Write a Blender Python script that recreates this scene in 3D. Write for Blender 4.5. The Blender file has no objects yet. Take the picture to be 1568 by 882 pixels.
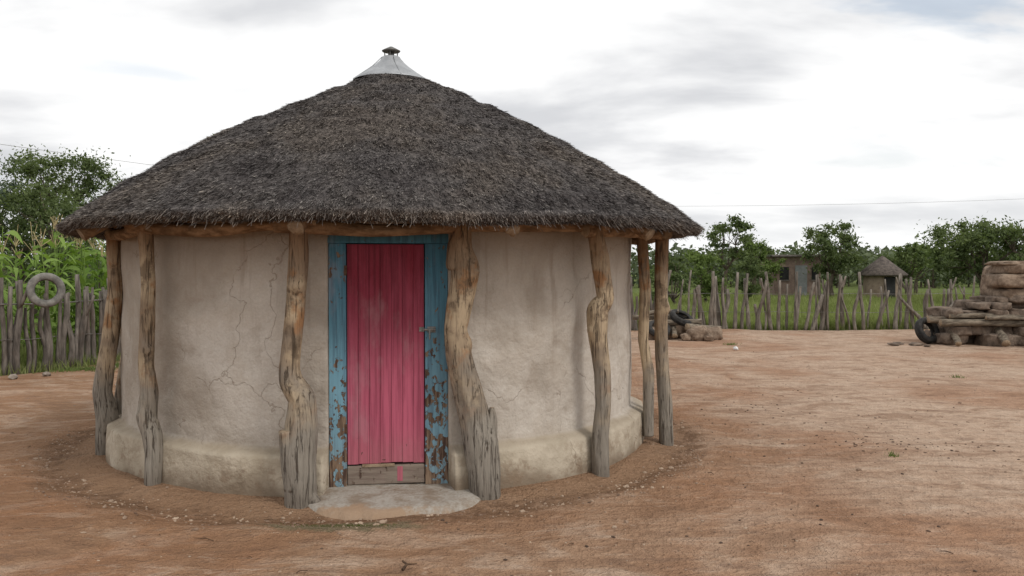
import bpy, math, random
import numpy as np
from mathutils import Vector, Matrix
random.seed(5)
rng = np.random.default_rng(11)
scene = bpy.context.scene
HC = (-1.27, 8.65)          # hut centre on the ground

# ------------------------------------------------------------------ helpers
def _h(ix, iy, s):
    v = np.sin(ix*127.1 + iy*311.7 + s*74.7)*43758.5453
    return v-np.floor(v)
def vn(x, y, s=0.0):
    x = np.asarray(x, float); y = np.asarray(y, float)
    ix = np.floor(x); iy = np.floor(y); fx = x-ix; fy = y-iy
    fx = fx*fx*(3-2*fx); fy = fy*fy*(3-2*fy)
    a = _h(ix, iy, s); b = _h(ix+1, iy, s); c = _h(ix, iy+1, s); d = _h(ix+1, iy+1, s)
    return (a*(1-fx)+b*fx)*(1-fy)+(c*(1-fx)+d*fx)*fy - 0.5
def fbm(x, y, s=0.0, o=4):
    r = 0; a = 1.0; k = 1.0
    for i in range(o):
        r = r+a*vn(x*k, y*k, s+i*3.1); a *= .5; k *= 2.03
    return r

class MB:
    def __init__(self): self.V = []; self.F = []; self.n = 0
    def add(self, v, f, m=0):
        v = np.asarray(v, float).reshape(-1, 3)
        if not isinstance(f, (list, tuple)) or (len(f) and not hasattr(f[0], 'ndim')): f = [np.asarray(f, int)]
        for a in f:
            if len(a): self.F.append((np.asarray(a, int)+self.n, m))
        self.V.append(v); self.n += len(v)
    def obj(self, name, mats, loc=(0, 0, 0), smooth=False, parent=None, attr=None):
        V = np.concatenate(self.V)-np.array(loc)
        me = bpy.data.meshes.new(name)
        me.vertices.add(len(V)); me.vertices.foreach_set('co', V.ravel())
        loops = np.concatenate([a.ravel() for a, m in self.F])
        tot = np.concatenate([np.full(len(a), a.shape[1]) for a, m in self.F])
        mi = np.concatenate([np.full(len(a), m) for a, m in self.F])
        st = np.concatenate([[0], np.cumsum(tot)[:-1]])
        me.loops.add(len(loops)); me.loops.foreach_set('vertex_index', loops.astype(np.int32))
        me.polygons.add(len(tot)); me.polygons.foreach_set('loop_start', st.astype(np.int32))
        for m in (mats if isinstance(mats, (list, tuple)) else [mats]): me.materials.append(m)
        me.polygons.foreach_set('material_index', mi.astype(np.int32))
        me.polygons.foreach_set('use_smooth', np.full(len(tot), smooth))
        if attr is not None:
            at = me.attributes.new(attr[0], 'FLOAT', 'POINT'); at.data.foreach_set('value', attr[1].astype(np.float32))
        me.update(calc_edges=True); me.validate()
        o = bpy.data.objects.new(name, me); scene.collection.objects.link(o); o.location = loc
        if parent is not None:
            o.parent = parent; o.matrix_parent_inverse = Matrix.Translation(-Vector(parent.location))
        return o
def empty(name, loc):
    e = bpy.data.objects.new(name, None); e.location = loc; e.empty_display_size = .3
    scene.collection.objects.link(e); return e

def resample(pts, k, sm=2):
    p = np.asarray(pts, float)
    d = np.concatenate([[0], np.cumsum(np.linalg.norm(np.diff(p[:, :3], axis=0), axis=1))])
    t = np.linspace(0, d[-1], k)
    q = np.stack([np.interp(t, d, p[:, i]) for i in range(p.shape[1])], 1)
    for _ in range(sm):
        q[1:-1] = .25*q[:-2]+.5*q[1:-1]+.25*q[2:]
    return q
def tube(mb, pts, m=0, n=8, k=None, rough=0.0, seed=0.0, sm=2, cap_m=None, knots=None):
    """pts rows: x y z r"""
    q = resample(pts, k, sm) if k else np.asarray(pts, float)
    P = q[:, :3]; R = q[:, 3]; K = len(P)
    T = np.gradient(P, axis=0); T /= np.linalg.norm(T, axis=1)[:, None]+1e-9
    a = np.array([1., 0, 0]) if abs(T[0][0]) < .8 else np.array([0, 1., 0])
    N_ = np.cross(T[0], a); N_ /= np.linalg.norm(N_)
    th = np.linspace(0, 2*math.pi, n, endpoint=False)
    V = np.zeros((K, n, 3)); s = 0
    for i in range(K):
        N_ = N_-T[i]*np.dot(N_, T[i]); N_ /= np.linalg.norm(N_)
        B = np.cross(T[i], N_)
        if i: s += np.linalg.norm(P[i]-P[i-1])
        r = R[i]*np.ones(n)
        if rough:
            r = r*(1+rough*(1.3*vn(np.cos(th)*1.2+seed, np.sin(th)*1.2+s*2.3, seed)+.9*vn(np.cos(th)*3+s*3.5, np.sin(th)*3+seed, seed+4)+.5*vn(np.cos(th)*6, np.sin(th)*6+s*5, seed+9)))
        for (ks, kt, kr, ka) in (knots or []):
            dt = np.abs((th-kt+math.pi) % (2*math.pi)-math.pi)*R[i]
            r = r+ka*np.exp(-((s-ks)**2+dt**2)/kr**2)
        V[i] = P[i]+(np.cos(th)*r)[:, None]*N_+(np.sin(th)*r)[:, None]*B
    idx = np.arange(K*n).reshape(K, n)
    f = np.stack([idx[:-1], np.roll(idx[:-1], -1, 1), np.roll(idx[1:], -1, 1), idx[1:]], -1).reshape(-1, 4)
    vs = np.concatenate([V.reshape(-1, 3), P[:1], P[-1:]])
    c0 = K*n; c1 = c0+1
    t0 = np.stack([np.roll(idx[0], -1), idx[0], np.full(n, c0)], 1)
    t1 = np.stack([idx[-1], np.roll(idx[-1], -1), np.full(n, c1)], 1)
    if cap_m is None: mb.add(vs, [f, t0, t1], m)
    else:
        base = mb.n; mb.add(vs, [f], m); mb.F.append((t0+base, cap_m)); mb.F.append((t1+base, cap_m))
def box(mb, o, ux, uy, lo, hi, m=0):
    o = np.array(o, float); ux = np.array(ux, float); uy = np.array(uy, float); uz = np.array([0, 0, 1.])
    v = []
    for z in (lo[2], hi[2]):
        for x, y in ((lo[0], lo[1]), (hi[0], lo[1]), (hi[0], hi[1]), (lo[0], hi[1])):
            v.append(o+ux*x+uy*y+uz*z)
    mb.add(v, np.array([[0, 3, 2, 1], [4, 5, 6, 7], [0, 1, 5, 4], [1, 2, 6, 5], [2, 3, 7, 6], [3, 0, 4, 7]]), m)
def bevel(o, w=.005, s=2):
    b = o.modifiers.new('b', 'BEVEL'); b.width = w; b.segments = s; b.limit_method = 'ANGLE'
def revolve(mb, prof, c, n=32, m=0, axis=None, close=False):
    prof = np.array(prof, float); th = np.linspace(0, 2*math.pi, n, endpoint=False); K = len(prof)
    V = np.zeros((K, n, 3))
    V[..., 0] = prof[:, 0:1]*np.cos(th); V[..., 1] = prof[:, 0:1]*np.sin(th); V[..., 2] = prof[:, 1:2]
    V = V.reshape(-1, 3)
    if axis is not None:
        q = Vector((0, 0, 1)).rotation_difference(Vector(axis)).to_matrix(); V = V@np.array(q).T
    V = V+np.array(c)
    idx = np.arange(K*n).reshape(K, n)
    a = idx if close else idx[:-1]; b = np.roll(idx, -1, 0) if close else idx[1:]
    f = np.stack([a, np.roll(a, -1, 1), np.roll(b, -1, 1), b], -1).reshape(-1, 4)
    mb.add(V, f, m)
def rocks(mb, C, S, m=0, seed=1):
    t = (1+5**.5)/2
    ico = np.array([[-1, t, 0], [1, t, 0], [-1, -t, 0], [1, -t, 0], [0, -1, t], [0, 1, t], [0, -1, -t], [0, 1, -t], [t, 0, -1], [t, 0, 1], [-t, 0, -1], [-t, 0, 1]])/1.9
    fc = np.array([[0, 11, 5], [0, 5, 1], [0, 1, 7], [0, 7, 10], [0, 10, 11], [1, 5, 9], [5, 11, 4], [11, 10, 2], [10, 7, 6], [7, 1, 8], [3, 9, 4], [3, 4, 2], [3, 2, 6], [3, 6, 8], [3, 8, 9], [4, 9, 5], [2, 4, 11], [6, 2, 10], [8, 6, 7], [9, 8, 1]])
    r = np.random.default_rng(seed); C = np.asarray(C); S = np.asarray(S); n = len(C)
    V = ico[None]*(1+r.uniform(-.22, .22, (n, 12, 1)))
    a = r.uniform(0, 6.28, n); ca, sa = np.cos(a)[:, None], np.sin(a)[:, None]
    V = V*S[:, None]
    x = V[..., 0]*ca-V[..., 1]*sa; y = V[..., 0]*sa+V[..., 1]*ca
    V = np.stack([x, y, V[..., 2]], -1)+C[:, None]
    F = (fc[None]+(np.arange(n)*12)[:, None, None]).reshape(-1, 3)
    mb.add(V.reshape(-1, 3), F, m)

# ------------------------------------------------------------------ node helpers
def N(nt, typ, inp=None, **kw):
    n = nt.nodes.new(typ)
    for k, v in kw.items(): setattr(n, k, v)
    for k, v in (inp or {}).items():
        s = n.inputs[k]
        if isinstance(v, bpy.types.NodeSocket): nt.links.new(v, s)
        else: s.default_value = v
    return n
def c4(c): return (c[0], c[1], c[2], 1)
def noise(nt, vec, sc, det=4, ro=.55, dist=0):
    return N(nt, 'ShaderNodeTexNoise', {'Vector': vec, 'Scale': sc, 'Detail': det, 'Roughness': ro, 'Distortion': dist}).outputs['Fac']
def ramp(nt, fac, stops, interp='LINEAR'):
    r = N(nt, 'ShaderNodeValToRGB', {'Fac': fac}); cr = r.color_ramp; cr.interpolation = interp
    for i, (p, c) in enumerate(stops):
        e = cr.elements[i] if i < 2 else cr.elements.new(p)
        e.position = p; e.color = c4(c) if isinstance(c, tuple) else (c, c, c, 1)
    return r.outputs['Color']
def mix(nt, fac, a, b, mode='MIX'):
    n = nt.nodes.new('ShaderNodeMix'); n.data_type = 'RGBA'; n.blend_type = mode
    for i, v in ((0, fac), (6, a), (7, b)):
        s = n.inputs[i]
        if isinstance(v, bpy.types.NodeSocket): nt.links.new(v, s)
        elif i == 0: s.default_value = v
        else: s.default_value = c4(v)
    return n.outputs[2]
def mth(nt, op, a, b=0.0, clamp=False):
    n = nt.nodes.new('ShaderNodeMath'); n.operation = op; n.use_clamp = clamp
    for i, v in ((0, a), (1, b)):
        if isinstance(v, bpy.types.NodeSocket): nt.links.new(v, n.inputs[i])
        else: n.inputs[i].default_value = v
    return n.outputs[0]
def mr(nt, v, a, b, c=0.0, d=1.0, st='SMOOTHSTEP'):
    return N(nt, 'ShaderNodeMapRange', {'Value': v, 'From Min': a, 'From Max': b, 'To Min': c, 'To Max': d}, interpolation_type=st).outputs[0]
def mapping(nt, vec, sc): return N(nt, 'ShaderNodeMapping', {'Vector': vec, 'Scale': sc}).outputs[0]
def newmat(name, rough=.9, spec=.15):
    m = bpy.data.materials.new(name); m.use_nodes = True; nt = m.node_tree; b = nt.nodes['Principled BSDF']
    b.inputs['Roughness'].default_value = rough; b.inputs['Specular IOR Level'].default_value = spec
    co = N(nt, 'ShaderNodeTexCoord').outputs['Object']
    return m, nt, b, co
def setc(nt, b, col): nt.links.new(col, b.inputs['Base Color'])
def bump(nt, b, h, dist, strength=1.0):
    n = N(nt, 'ShaderNodeBump', {'Height': h, 'Distance': dist, 'Strength': strength}); nt.links.new(n.outputs[0], b.inputs['Normal'])
def island(nt): return N(nt, 'ShaderNodeNewGeometry').outputs['Random Per Island']

# ------------------------------------------------------------------ materials
def m_ground():
    m, nt, b, co = newmat('sandy_earth', .95, .06)
    sx = N(nt, 'ShaderNodeSeparateXYZ', {'Vector': co})
    X, Y = sx.outputs[0], sx.outputs[1]
    n1 = noise(nt, co, .33, 4, .6, .6); n2 = noise(nt, mapping(nt, co, (1, 1.7, 1)), 1.5, 6, .68, .5); n3 = noise(nt, co, 8, 4, .72); n4 = noise(nt, co, 65, 2, .7)
    side = mr(nt, mth(nt, 'ADD', X, mth(nt, 'MULTIPLY', mth(nt, 'SUBTRACT', n1, .5), 7)), -1.5, 5.5)
    base = mix(nt, side, (.375, .225, .135), (.57, .41, .30))
    base = mix(nt, mr(nt, n2, .48, .62, 0, .8), base, mix(nt, .55, base, (.66, .51, .39)))
    base = mix(nt, mr(nt, n1, .36, .54, .8, 0), base, mix(nt, .6, base, (.36, .16, .075)))
    base = mix(nt, mr(nt, n2, .37, .49, .8, 0), base, mix(nt, .6, base, (.24, .135, .08)))
    base = mix(nt, mr(nt, n3, .38, .6, .6, 0), base, mix(nt, .5, base, (.22, .13, .085)))
    # scuffs and drag tracks, long and shallow
    n5 = noise(nt, mapping(nt, co, (.9, 3.4, 1)), 1.7, 6, .72, 1.2)
    base = mix(nt, mr(nt, n5, .54, .63, 0, .6), base, mix(nt, .7, base, (.19, .12, .085)))
    base = mix(nt, mr(nt, n5, .36, .44, .5, 0), base, mix(nt, .6, base, (.66, .52, .41)))
    base = mix(nt, mr(nt, n4, .35, .65, .35, 0), base, mix(nt, .5, base, (.14, .09, .06)))
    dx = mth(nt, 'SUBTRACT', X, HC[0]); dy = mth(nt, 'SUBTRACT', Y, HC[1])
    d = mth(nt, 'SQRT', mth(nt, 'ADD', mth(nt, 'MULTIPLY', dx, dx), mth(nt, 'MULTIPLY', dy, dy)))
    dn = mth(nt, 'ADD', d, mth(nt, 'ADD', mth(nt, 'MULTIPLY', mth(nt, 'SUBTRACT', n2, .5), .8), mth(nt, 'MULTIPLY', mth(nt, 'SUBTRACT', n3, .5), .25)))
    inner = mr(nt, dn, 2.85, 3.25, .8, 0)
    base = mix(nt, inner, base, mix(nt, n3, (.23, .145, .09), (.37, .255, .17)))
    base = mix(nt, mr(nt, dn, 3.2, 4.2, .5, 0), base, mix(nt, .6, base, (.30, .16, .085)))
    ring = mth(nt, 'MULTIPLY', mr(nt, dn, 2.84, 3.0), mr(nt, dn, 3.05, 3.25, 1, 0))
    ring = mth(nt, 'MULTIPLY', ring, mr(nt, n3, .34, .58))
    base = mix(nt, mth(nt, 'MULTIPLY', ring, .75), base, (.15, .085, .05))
    ex = mth(nt, 'DIVIDE', mth(nt, 'SUBTRACT', X, -1.12), .55); ey = mth(nt, 'DIVIDE', mth(nt, 'SUBTRACT', Y, 5.48), .14)
    dd = mth(nt, 'ADD', mth(nt, 'ADD', mth(nt, 'MULTIPLY', ex, ex), mth(nt, 'MULTIPLY', ey, ey)), mth(nt, 'MULTIPLY', mth(nt, 'SUBTRACT', n3, .5), 3.5))
    base = mix(nt, mr(nt, dd, .2, 1.3, .8, 0), base, mix(nt, mr(nt, n4, .35, .65), (.13, .12, .065), (.24, .20, .13)))
    veg = N(nt, 'ShaderNodeAttribute', attribute_name='veg').outputs['Fac']
    g = mix(nt, n2, (.08, .11, .03), (.17, .20, .07))
    vf = mr(nt, mth(nt, 'ADD', veg, mth(nt, 'MULTIPLY', mth(nt, 'SUBTRACT', n3, .5), .7)), .4, .6)
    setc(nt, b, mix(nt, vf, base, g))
    h = mth(nt, 'ADD', mth(nt, 'MULTIPLY', n2, 1.6), mth(nt, 'ADD', mth(nt, 'MULTIPLY', n3, 1.4), mth(nt, 'MULTIPLY', n4, .32)))
    h = mth(nt, 'ADD', h, mth(nt, 'MULTIPLY', noise(nt, co, 26, 3, .7), .7))
    bump(nt, b, h, .05, 1.0)
    return m
def m_wall():
    m, nt, b, co = newmat('mud_plaster', .92, .1)
    sx = N(nt, 'ShaderNodeSeparateXYZ', {'Vector': co}); z = sx.outputs[2]
    n1 = noise(nt, co, .9, 5, .62, .4); n2 = noise(nt, co, 3.6, 6, .62); n3 = noise(nt, co, 60, 2, .6)
    st = noise(nt, mapping(nt, co, (7, 7, .6)), 1.2, 4, .6, .3)
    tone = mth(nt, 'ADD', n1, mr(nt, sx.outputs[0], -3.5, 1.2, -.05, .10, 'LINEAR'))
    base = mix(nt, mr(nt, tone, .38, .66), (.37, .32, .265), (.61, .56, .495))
    base = mix(nt, mr(nt, n2, .45, .7, 0, .45), base, (.51, .445, .37))
    base = mix(nt, mr(nt, n2, .30, .46, .5, 0), base, (.34, .28, .225))
    base = mix(nt, mr(nt, n3, .3, .7, .16, 0), base, (.27, .22, .17))
    base = mix(nt, mth(nt, 'MULTIPLY', mr(nt, st, .52, .68), mr(nt, z, .6, 1.9, .12, .6)), base, (.29, .23, .18))
    zz = mth(nt, 'ADD', z, mth(nt, 'MULTIPLY', mth(nt, 'SUBTRACT', n2, .5), .06))
    base = mix(nt, mr(nt, zz, .335, .365, .85, 0), base, mix(nt, mr(nt, n2, .35, .65), (.38, .32, .235), (.53, .46, .355)))
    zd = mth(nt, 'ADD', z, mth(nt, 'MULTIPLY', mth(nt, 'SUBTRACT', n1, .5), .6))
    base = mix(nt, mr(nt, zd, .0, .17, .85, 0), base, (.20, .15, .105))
    mud = mth(nt, 'MULTIPLY', mr(nt, noise(nt, co, 6, 5, .7), .5, .62), mr(nt, z, .1, .38, .7, 0))
    base = mix(nt, mud, base, (.24, .175, .12))
    base = mix(nt, mth(nt, 'MULTIPLY', mr(nt, zz, .29, .34), mr(nt, zz, .345, .40, .4, 0)), base, (.27, .21, .155))
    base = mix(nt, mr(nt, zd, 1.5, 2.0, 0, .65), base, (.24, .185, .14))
    wv = N(nt, 'ShaderNodeTexVoronoi', {'Vector': N(nt, 'ShaderNodeVectorMath', {0: co, 1: N(nt, 'ShaderNodeTexNoise', {'Vector': co, 'Scale': 2.0, 'Detail': 5}).outputs['Color']}, operation='ADD').outputs[0], 'Scale': .9}, feature='DISTANCE_TO_EDGE').outputs['Distance']
    cr = mth(nt, 'MULTIPLY', mr(nt, wv, .001, .006, 1, 0), mr(nt, n1, .47, .54))
    base = mix(nt, mth(nt, 'MULTIPLY', cr, .5), base, (.22, .165, .12))
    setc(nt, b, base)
    h = mth(nt, 'ADD', mth(nt, 'MULTIPLY', n2, 1.0), mth(nt, 'ADD', mth(nt, 'MULTIPLY', n3, .07), mth(nt, 'MULTIPLY', noise(nt, co, 14, 4, .62), .38)))
    h = mth(nt, 'SUBTRACT', h, mth(nt, 'MULTIPLY', cr, .08))
    bump(nt, b, h, .038, .85)
    return m
def m_pole():
    m, nt, b, co = newmat('debarked_timber', .88, .1)
    z = N(nt, 'ShaderNodeSeparateXYZ', {'Vector': co}).outputs[2]
    g = noise(nt, mapping(nt, co, (22, 22, 1.6)), 1.8, 6, .72, .8); n1 = noise(nt, co, 2.6, 4, .6); g2 = noise(nt, mapping(nt, co, (70, 70, 3)), 1.2, 4, .75)
    tan = mix(nt, mr(nt, n1, .38, .60), (.28, .205, .14), (.49, .38, .255))
    tan = mix(nt, mr(nt, noise(nt, co, 5, 4, .6), .53, .66, 0, .8), tan, (.34, .17, .075))
    tan = mix(nt, mr(nt, noise(nt, co, 4, 5, .68), .54, .64, 0, .75), tan, (.15, .105, .07))
    grey = mix(nt, g, (.17, .15, .125), (.42, .38, .32))
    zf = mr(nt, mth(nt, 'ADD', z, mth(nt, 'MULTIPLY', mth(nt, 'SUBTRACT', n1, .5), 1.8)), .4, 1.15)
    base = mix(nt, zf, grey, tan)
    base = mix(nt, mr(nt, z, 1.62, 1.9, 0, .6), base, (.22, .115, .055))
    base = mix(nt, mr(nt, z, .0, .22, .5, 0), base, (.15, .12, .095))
    base = mix(nt, mr(nt, g, .36, .455, .8, 0), base, (.08, .058, .042))
    base = mix(nt, mr(nt, g2, .33, .50, .45, 0), base, (.09, .068, .05))
    setc(nt, b, base)
    bump(nt, b, mth(nt, 'ADD', mth(nt, 'MULTIPLY', mr(nt, g, .36, .46), .7), mth(nt, 'ADD', g, mth(nt, 'MULTIPLY', g2, .7))), .009, 1.0)
    return m
def m_log(name, a, c, sc=(8, 8, 8), bd=.01):
    m, nt, b, co = newmat(name, .88, .1)
    n = noise(nt, mapping(nt, co, sc), 1.5, 5, .65); n2 = noise(nt, co, 2.5, 3)
    col = mix(nt, mr(nt, n, .3, .7), a, c)
    r = island(nt)
    col = mix(nt, mth(nt, 'MULTIPLY', r, .45), col, mix(nt, .5, col, (.05, .04, .03)))
    col = mix(nt, mr(nt, n2, .5, .7, 0, .4), col, (.09, .06, .04))
    setc(nt, b, col); bump(nt, b, n, bd, .8)
    return m
def m_thatch(straw=False):
    m, nt, b, co = newmat('thatch_straw' if straw else 'thatch_mass', .9, .1)
    n1 = noise(nt, co, 1.1, 5, .6); n3 = noise(nt, co, 9, 4, .68)
    if straw:
        r = island(nt)
        base = ramp(nt, r, [(0, (.072, .065, .062)), (.35, (.128, .116, .110)), (.75, (.195, .178, .168)), (.94, (.275, .25, .232)), (1, (.42, .38, .335))])
    else:
        n2 = noise(nt, co, 38, 4, .7)
        base = mix(nt, mr(nt, n2, .3, .7), (.038, .034, .032), (.18, .16, .15))
    z = N(nt, 'ShaderNodeSeparateXYZ', {'Vector': co}).outputs[2]
    base = mix(nt, mr(nt, n1, .46, .62, .0, .6), base, mix(nt, 1.0, base, (1.22, 1.13, 1.0), 'MULTIPLY'))
    base = mix(nt, mr(nt, n1, .34, .50, .7, 0), base, mix(nt, 1.0, base, (.68, .68, .71), 'MULTIPLY'))
    base = mix(nt, mr(nt, n3, .36, .56, .7, 0), base, mix(nt, 1.0, base, (.50, .48, .49), 'MULTIPLY'))
    base = mix(nt, mr(nt, z, 2.0, 2.10, .5, 0), base, mix(nt, 1.0, base, (1.1, .93, .76), 'MULTIPLY'))
    setc(nt, b, base)
    if not straw: bump(nt, b, mth(nt, 'ADD', n2, mth(nt, 'MULTIPLY', n3, .6)), .03, 1)
    return m
def m_leaf(name, a, c, tr=.25, nsc=.9):
    m = bpy.data.materials.new(name); m.use_nodes = True; nt = m.node_tree; nt.nodes.clear()
    co = N(nt, 'ShaderNodeTexCoord').outputs['Object']; r = island(nt)
    n = noise(nt, co, nsc, 2, .6)
    f = mth(nt, 'ADD', mth(nt, 'MULTIPLY', r, .55), mr(nt, n, .35, .65, 0, .45))
    col = mix(nt, f, a, c)
    d = N(nt, 'ShaderNodeBsdfDiffuse', {'Color': col})
    t = N(nt, 'ShaderNodeBsdfTranslucent', {'Color': mix(nt, 1.0, col, (1.2, 1.3, .6), 'MULTIPLY')})
    mx = N(nt, 'ShaderNodeMixShader', {0: tr, 1: d.outputs[0], 2: t.outputs[0]})
    o = N(nt, 'ShaderNodeOutputMaterial', {'Surface': mx.outputs[0]})
    return m
def m_paint(name, c_lo, c_hi, wood, wear_lo, wear_hi, streak=(30, 30, 1.2), zlo=.3, zhi=1.9, var=1.0, pscale=17, thr=.60, pit=.25):
    m, nt, b, co = newmat(name, .65, .25)
    z = N(nt, 'ShaderNodeSeparateXYZ', {'Vector': co}).outputs[2]
    s = noise(nt, mapping(nt, co, streak), 1.2, 6, .7); n2 = noise(nt, mapping(nt, co, (2.5, 2.5, 1)), 1.6, 6, .65); ch = noise(nt, mapping(nt, co, (1, 1, .7)), pscale, 5, .6, .4)
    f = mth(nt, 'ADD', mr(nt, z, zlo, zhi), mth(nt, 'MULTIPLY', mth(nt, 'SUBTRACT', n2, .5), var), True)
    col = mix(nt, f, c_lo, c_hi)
    col = mix(nt, mr(nt, s, .38, .58, .65, 0), col, mix(nt, 1.0, col, (.5, .42, .45), 'MULTIPLY'))
    col = mix(nt, mr(nt, n2, .52, .70, 0, .35), col, mix(nt, .5, col, (.72, .55, .57)))
    col = mix(nt, mth(nt, 'MULTIPLY', island(nt), .3), col, mix(nt, 1.0, col, (.65, .55, .6), 'MULTIPLY'))
    col = mix(nt, mr(nt, z, .2, .55, .35, 0), col, mix(nt, .5, col, (.30, .22, .16)))
    th = mth(nt, 'ADD', ch, mr(nt, z, .15, 1.3, wear_lo, wear_hi, 'LINEAR'))
    th = mth(nt, 'ADD', th, mth(nt, 'MULTIPLY', mth(nt, 'SUBTRACT', n2, .5), .22))
    wn = mr(nt, th, thr, thr+.015)
    wn = mth(nt, 'MAXIMUM', wn, mr(nt, s, pit, pit+.04, .8, 0))
    wcol = mix(nt, mr(nt, noise(nt, mapping(nt, co, (40, 40, 4)), 1.5, 4), .35, .65), wood, (.07, .04, .03))
    setc(nt, b, mix(nt, wn, col, wcol))
    h = mth(nt, 'SUBTRACT', mth(nt, 'MULTIPLY', s, .6), mth(nt, 'MULTIPLY', wn, .4))
    bump(nt, b, h, .007, .9)
    return m
def m_simple(name, a, c, sc=6, rough=.85, bd=.01, spec=.2, metal=0.0, det=5):
    m, nt, b, co = newmat(name, rough, spec); b.inputs['Metallic'].default_value = metal
    n = noise(nt, co, sc, det, .65)
    col = mix(nt, mr(nt, n, .3, .7), a, c)
    col = mix(nt, mth(nt, 'MULTIPLY', island(nt), .3), col, mix(nt, .5, col, a))
    setc(nt, b, col)
    if bd: bump(nt, b, n, bd, .7)
    return m

G = m_ground(); WALL = m_wall(); POLE = m_pole()
BEAM = m_log('beam_wood', (.13, .075, .04), (.36, .235, .14), (6, 6, 14))
CUT = m_simple('sawn_end', (.20, .14, .09), (.38, .29, .2), 25)
STAKE = m_log('weathered_stake', (.10, .088, .074), (.30, .262, .22), (12, 12, 2))
STAKE_D = m_log('weathered_stake_dark', (.075, .065, .058), (.25, .22, .19), (12, 12, 2))
BARK = m_log('bark', (.05, .04, .03), (.16, .13, .10), (6, 6, 2))
TH = m_thatch(); THS = m_thatch(True)

# ------------------------------------------------------------------ ground
FENCE_L = [(-16, 10.2), (-11, 12.0), (-8.3, 13.3), (-7.6, 14.3), (-7.25, 15.5), (-6.2, 18.5), (-3, 21.8), (1, 23.4), (4, 23.8)]
FENCE_R = [(4, 23.8), (10, 24.0), (16, 24.2), (26, 24.4)]
def ground_h(x, y):
    d = np.hypot(x-HC[0], y-HC[1])
    h = .05*vn(x*.35, y*.35, 2)+.030*fbm(x*1.3, y*1.3, 5, 5)
    h = h*np.clip((d-2.3)/1.2, .2, 1)
    dd = d+.22*fbm(x*1.4, y*1.4, 21, 3)
    k = .5+.9*(vn(x*.7, y*.7, 31)+.5)
    h = h+.03*np.exp(-((d-2.62)/.16)**2)+k*(-.020*np.exp(-((dd-3.0)/.16)**2)+.016*np.exp(-((dd-3.3)/.22)**2))
    far = np.clip((np.hypot(x, y)-60)/400, 0, 1)
    return h*(1-far)
def build_ground():
    n = 680; A = 3.6; Bc = math.asinh(1500/A)
    t = np.linspace(-1, 1, n); g = A*np.sinh(Bc*t)
    X, Y = np.meshgrid(g+.5, g+6.2, indexing='xy')
    Z = ground_h(X, Y)
    pl = FENCE_L+FENCE_R[1:]
    px = np.array([-2000]+[p[0] for p in pl]+[2000]); py = np.array([2.0]+[p[1] for p in pl]+[25.0])
    line = np.interp(X, px, py)
    veg = np.clip((Y-line+.35)/.5, 0, 1)
    veg = np.maximum(veg, np.clip((-Y-25)/3, 0, 1)); veg = np.maximum(veg, np.clip((np.abs(X)-40)/3, 0, 1))
    idx = np.arange(n*n).reshape(n, n)
    f = np.stack([idx[:-1, :-1], idx[:-1, 1:], idx[1:, 1:], idx[1:, :-1]], -1).reshape(-1, 4)
    mb = MB(); mb.add(np.stack([X, Y, Z], -1).reshape(-1, 3), f)
    mb.obj('ground', G, smooth=True, attr=('veg', veg.ravel()))
build_ground()

# ------------------------------------------------------------------ hut
hut = empty('thatched_hut', (HC[0], HC[1], 0))
cx, cy = HC
phi = math.radians(8.6)
U = np.array([math.cos(phi), math.sin(phi), 0]); NN = np.array([math.sin(phi), -math.cos(phi), 0]); O = np.array([cx, cy, 0])
adoor = math.atan2(NN[1], NN[0])
def build_wall():
    na, nz = 800, 150; hw = math.radians(10.5)
    a = np.linspace(adoor+hw, adoor+2*math.pi-hw, na); z = np.linspace(-.12, 2.30, nz)
    A_, Z_ = np.meshgrid(a, z, indexing='xy')
    top = .345+.03*vn(A_*3, A_*0, 4)
    s = np.clip((Z_-top+.04)/.06, 0, 1); s = s*s*(3-2*s)
    R = 2.60*(1-s)+2.46*s
    R = R-.02*np.clip((Z_-.2)/.15, 0, 1)*(1-s)
    R = R+.026*fbm(A_*3.2, Z_*1.4, 3, 3)+.012*fbm(A_*9, Z_*3.5, 8, 3)+(1-s)*.03*fbm(A_*5, Z_*2.5, 9, 2)
    ja = adoor+math.radians(31)+.05*vn(Z_*2.2, Z_*0, 44)
    R = R+.026*np.exp(-((A_-ja)/.022)**2)*np.clip((Z_-.35)/.3, 0, 1)*np.clip((2.1-Z_)/.4, 0, 1)
    R = R+.014*np.clip((A_-ja)/.03, 0, 1)*np.clip(1-(A_-ja-.03)/.5, 0, 1)*s
    V = np.stack([cx+R*np.cos(A_), cy+R*np.sin(A_), Z_], -1)
    def col(V0, r):
        d = V0[:, :2]-np.array([cx, cy]); L = np.linalg.norm(d, axis=1)[:, None]
        o = V0.copy(); o[:, :2] = np.array([cx, cy])+d/L*r; return o[:, None]
    V = np.concatenate([col(V[:, 0], 2.1), col(V[:, 0], 2.40), V, col(V[:, -1], 2.40), col(V[:, -1], 2.1)], 1)
    na2 = na+4
    idx = np.arange(na2*nz).reshape(nz, na2)
    f = np.stack([idx[:-1, :-1], idx[:-1, 1:], idx[1:, 1:], idx[1:, :-1]], -1).reshape(-1, 4)
    mb = MB(); mb.add(V.reshape(-1, 3), f)
    a = np.linspace(adoor-hw-.01, adoor+hw+.01, 30); z = np.linspace(1.962, 2.30, 8)
    A_, Z_ = np.meshgrid(a, z, indexing='xy'); R = 2.437+.01*vn(A_*20, Z_*8, 3)
    V = np.stack([cx+R*np.cos(A_), cy+R*np.sin(A_), Z_], -1); idx = np.arange(240).reshape(8, 30)
    mb.add(V.reshape(-1, 3), np.stack([idx[:-1, :-1], idx[:-1, 1:], idx[1:, 1:], idx[1:, :-1]], -1).reshape(-1, 4))
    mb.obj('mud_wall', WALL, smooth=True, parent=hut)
build_wall()
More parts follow.
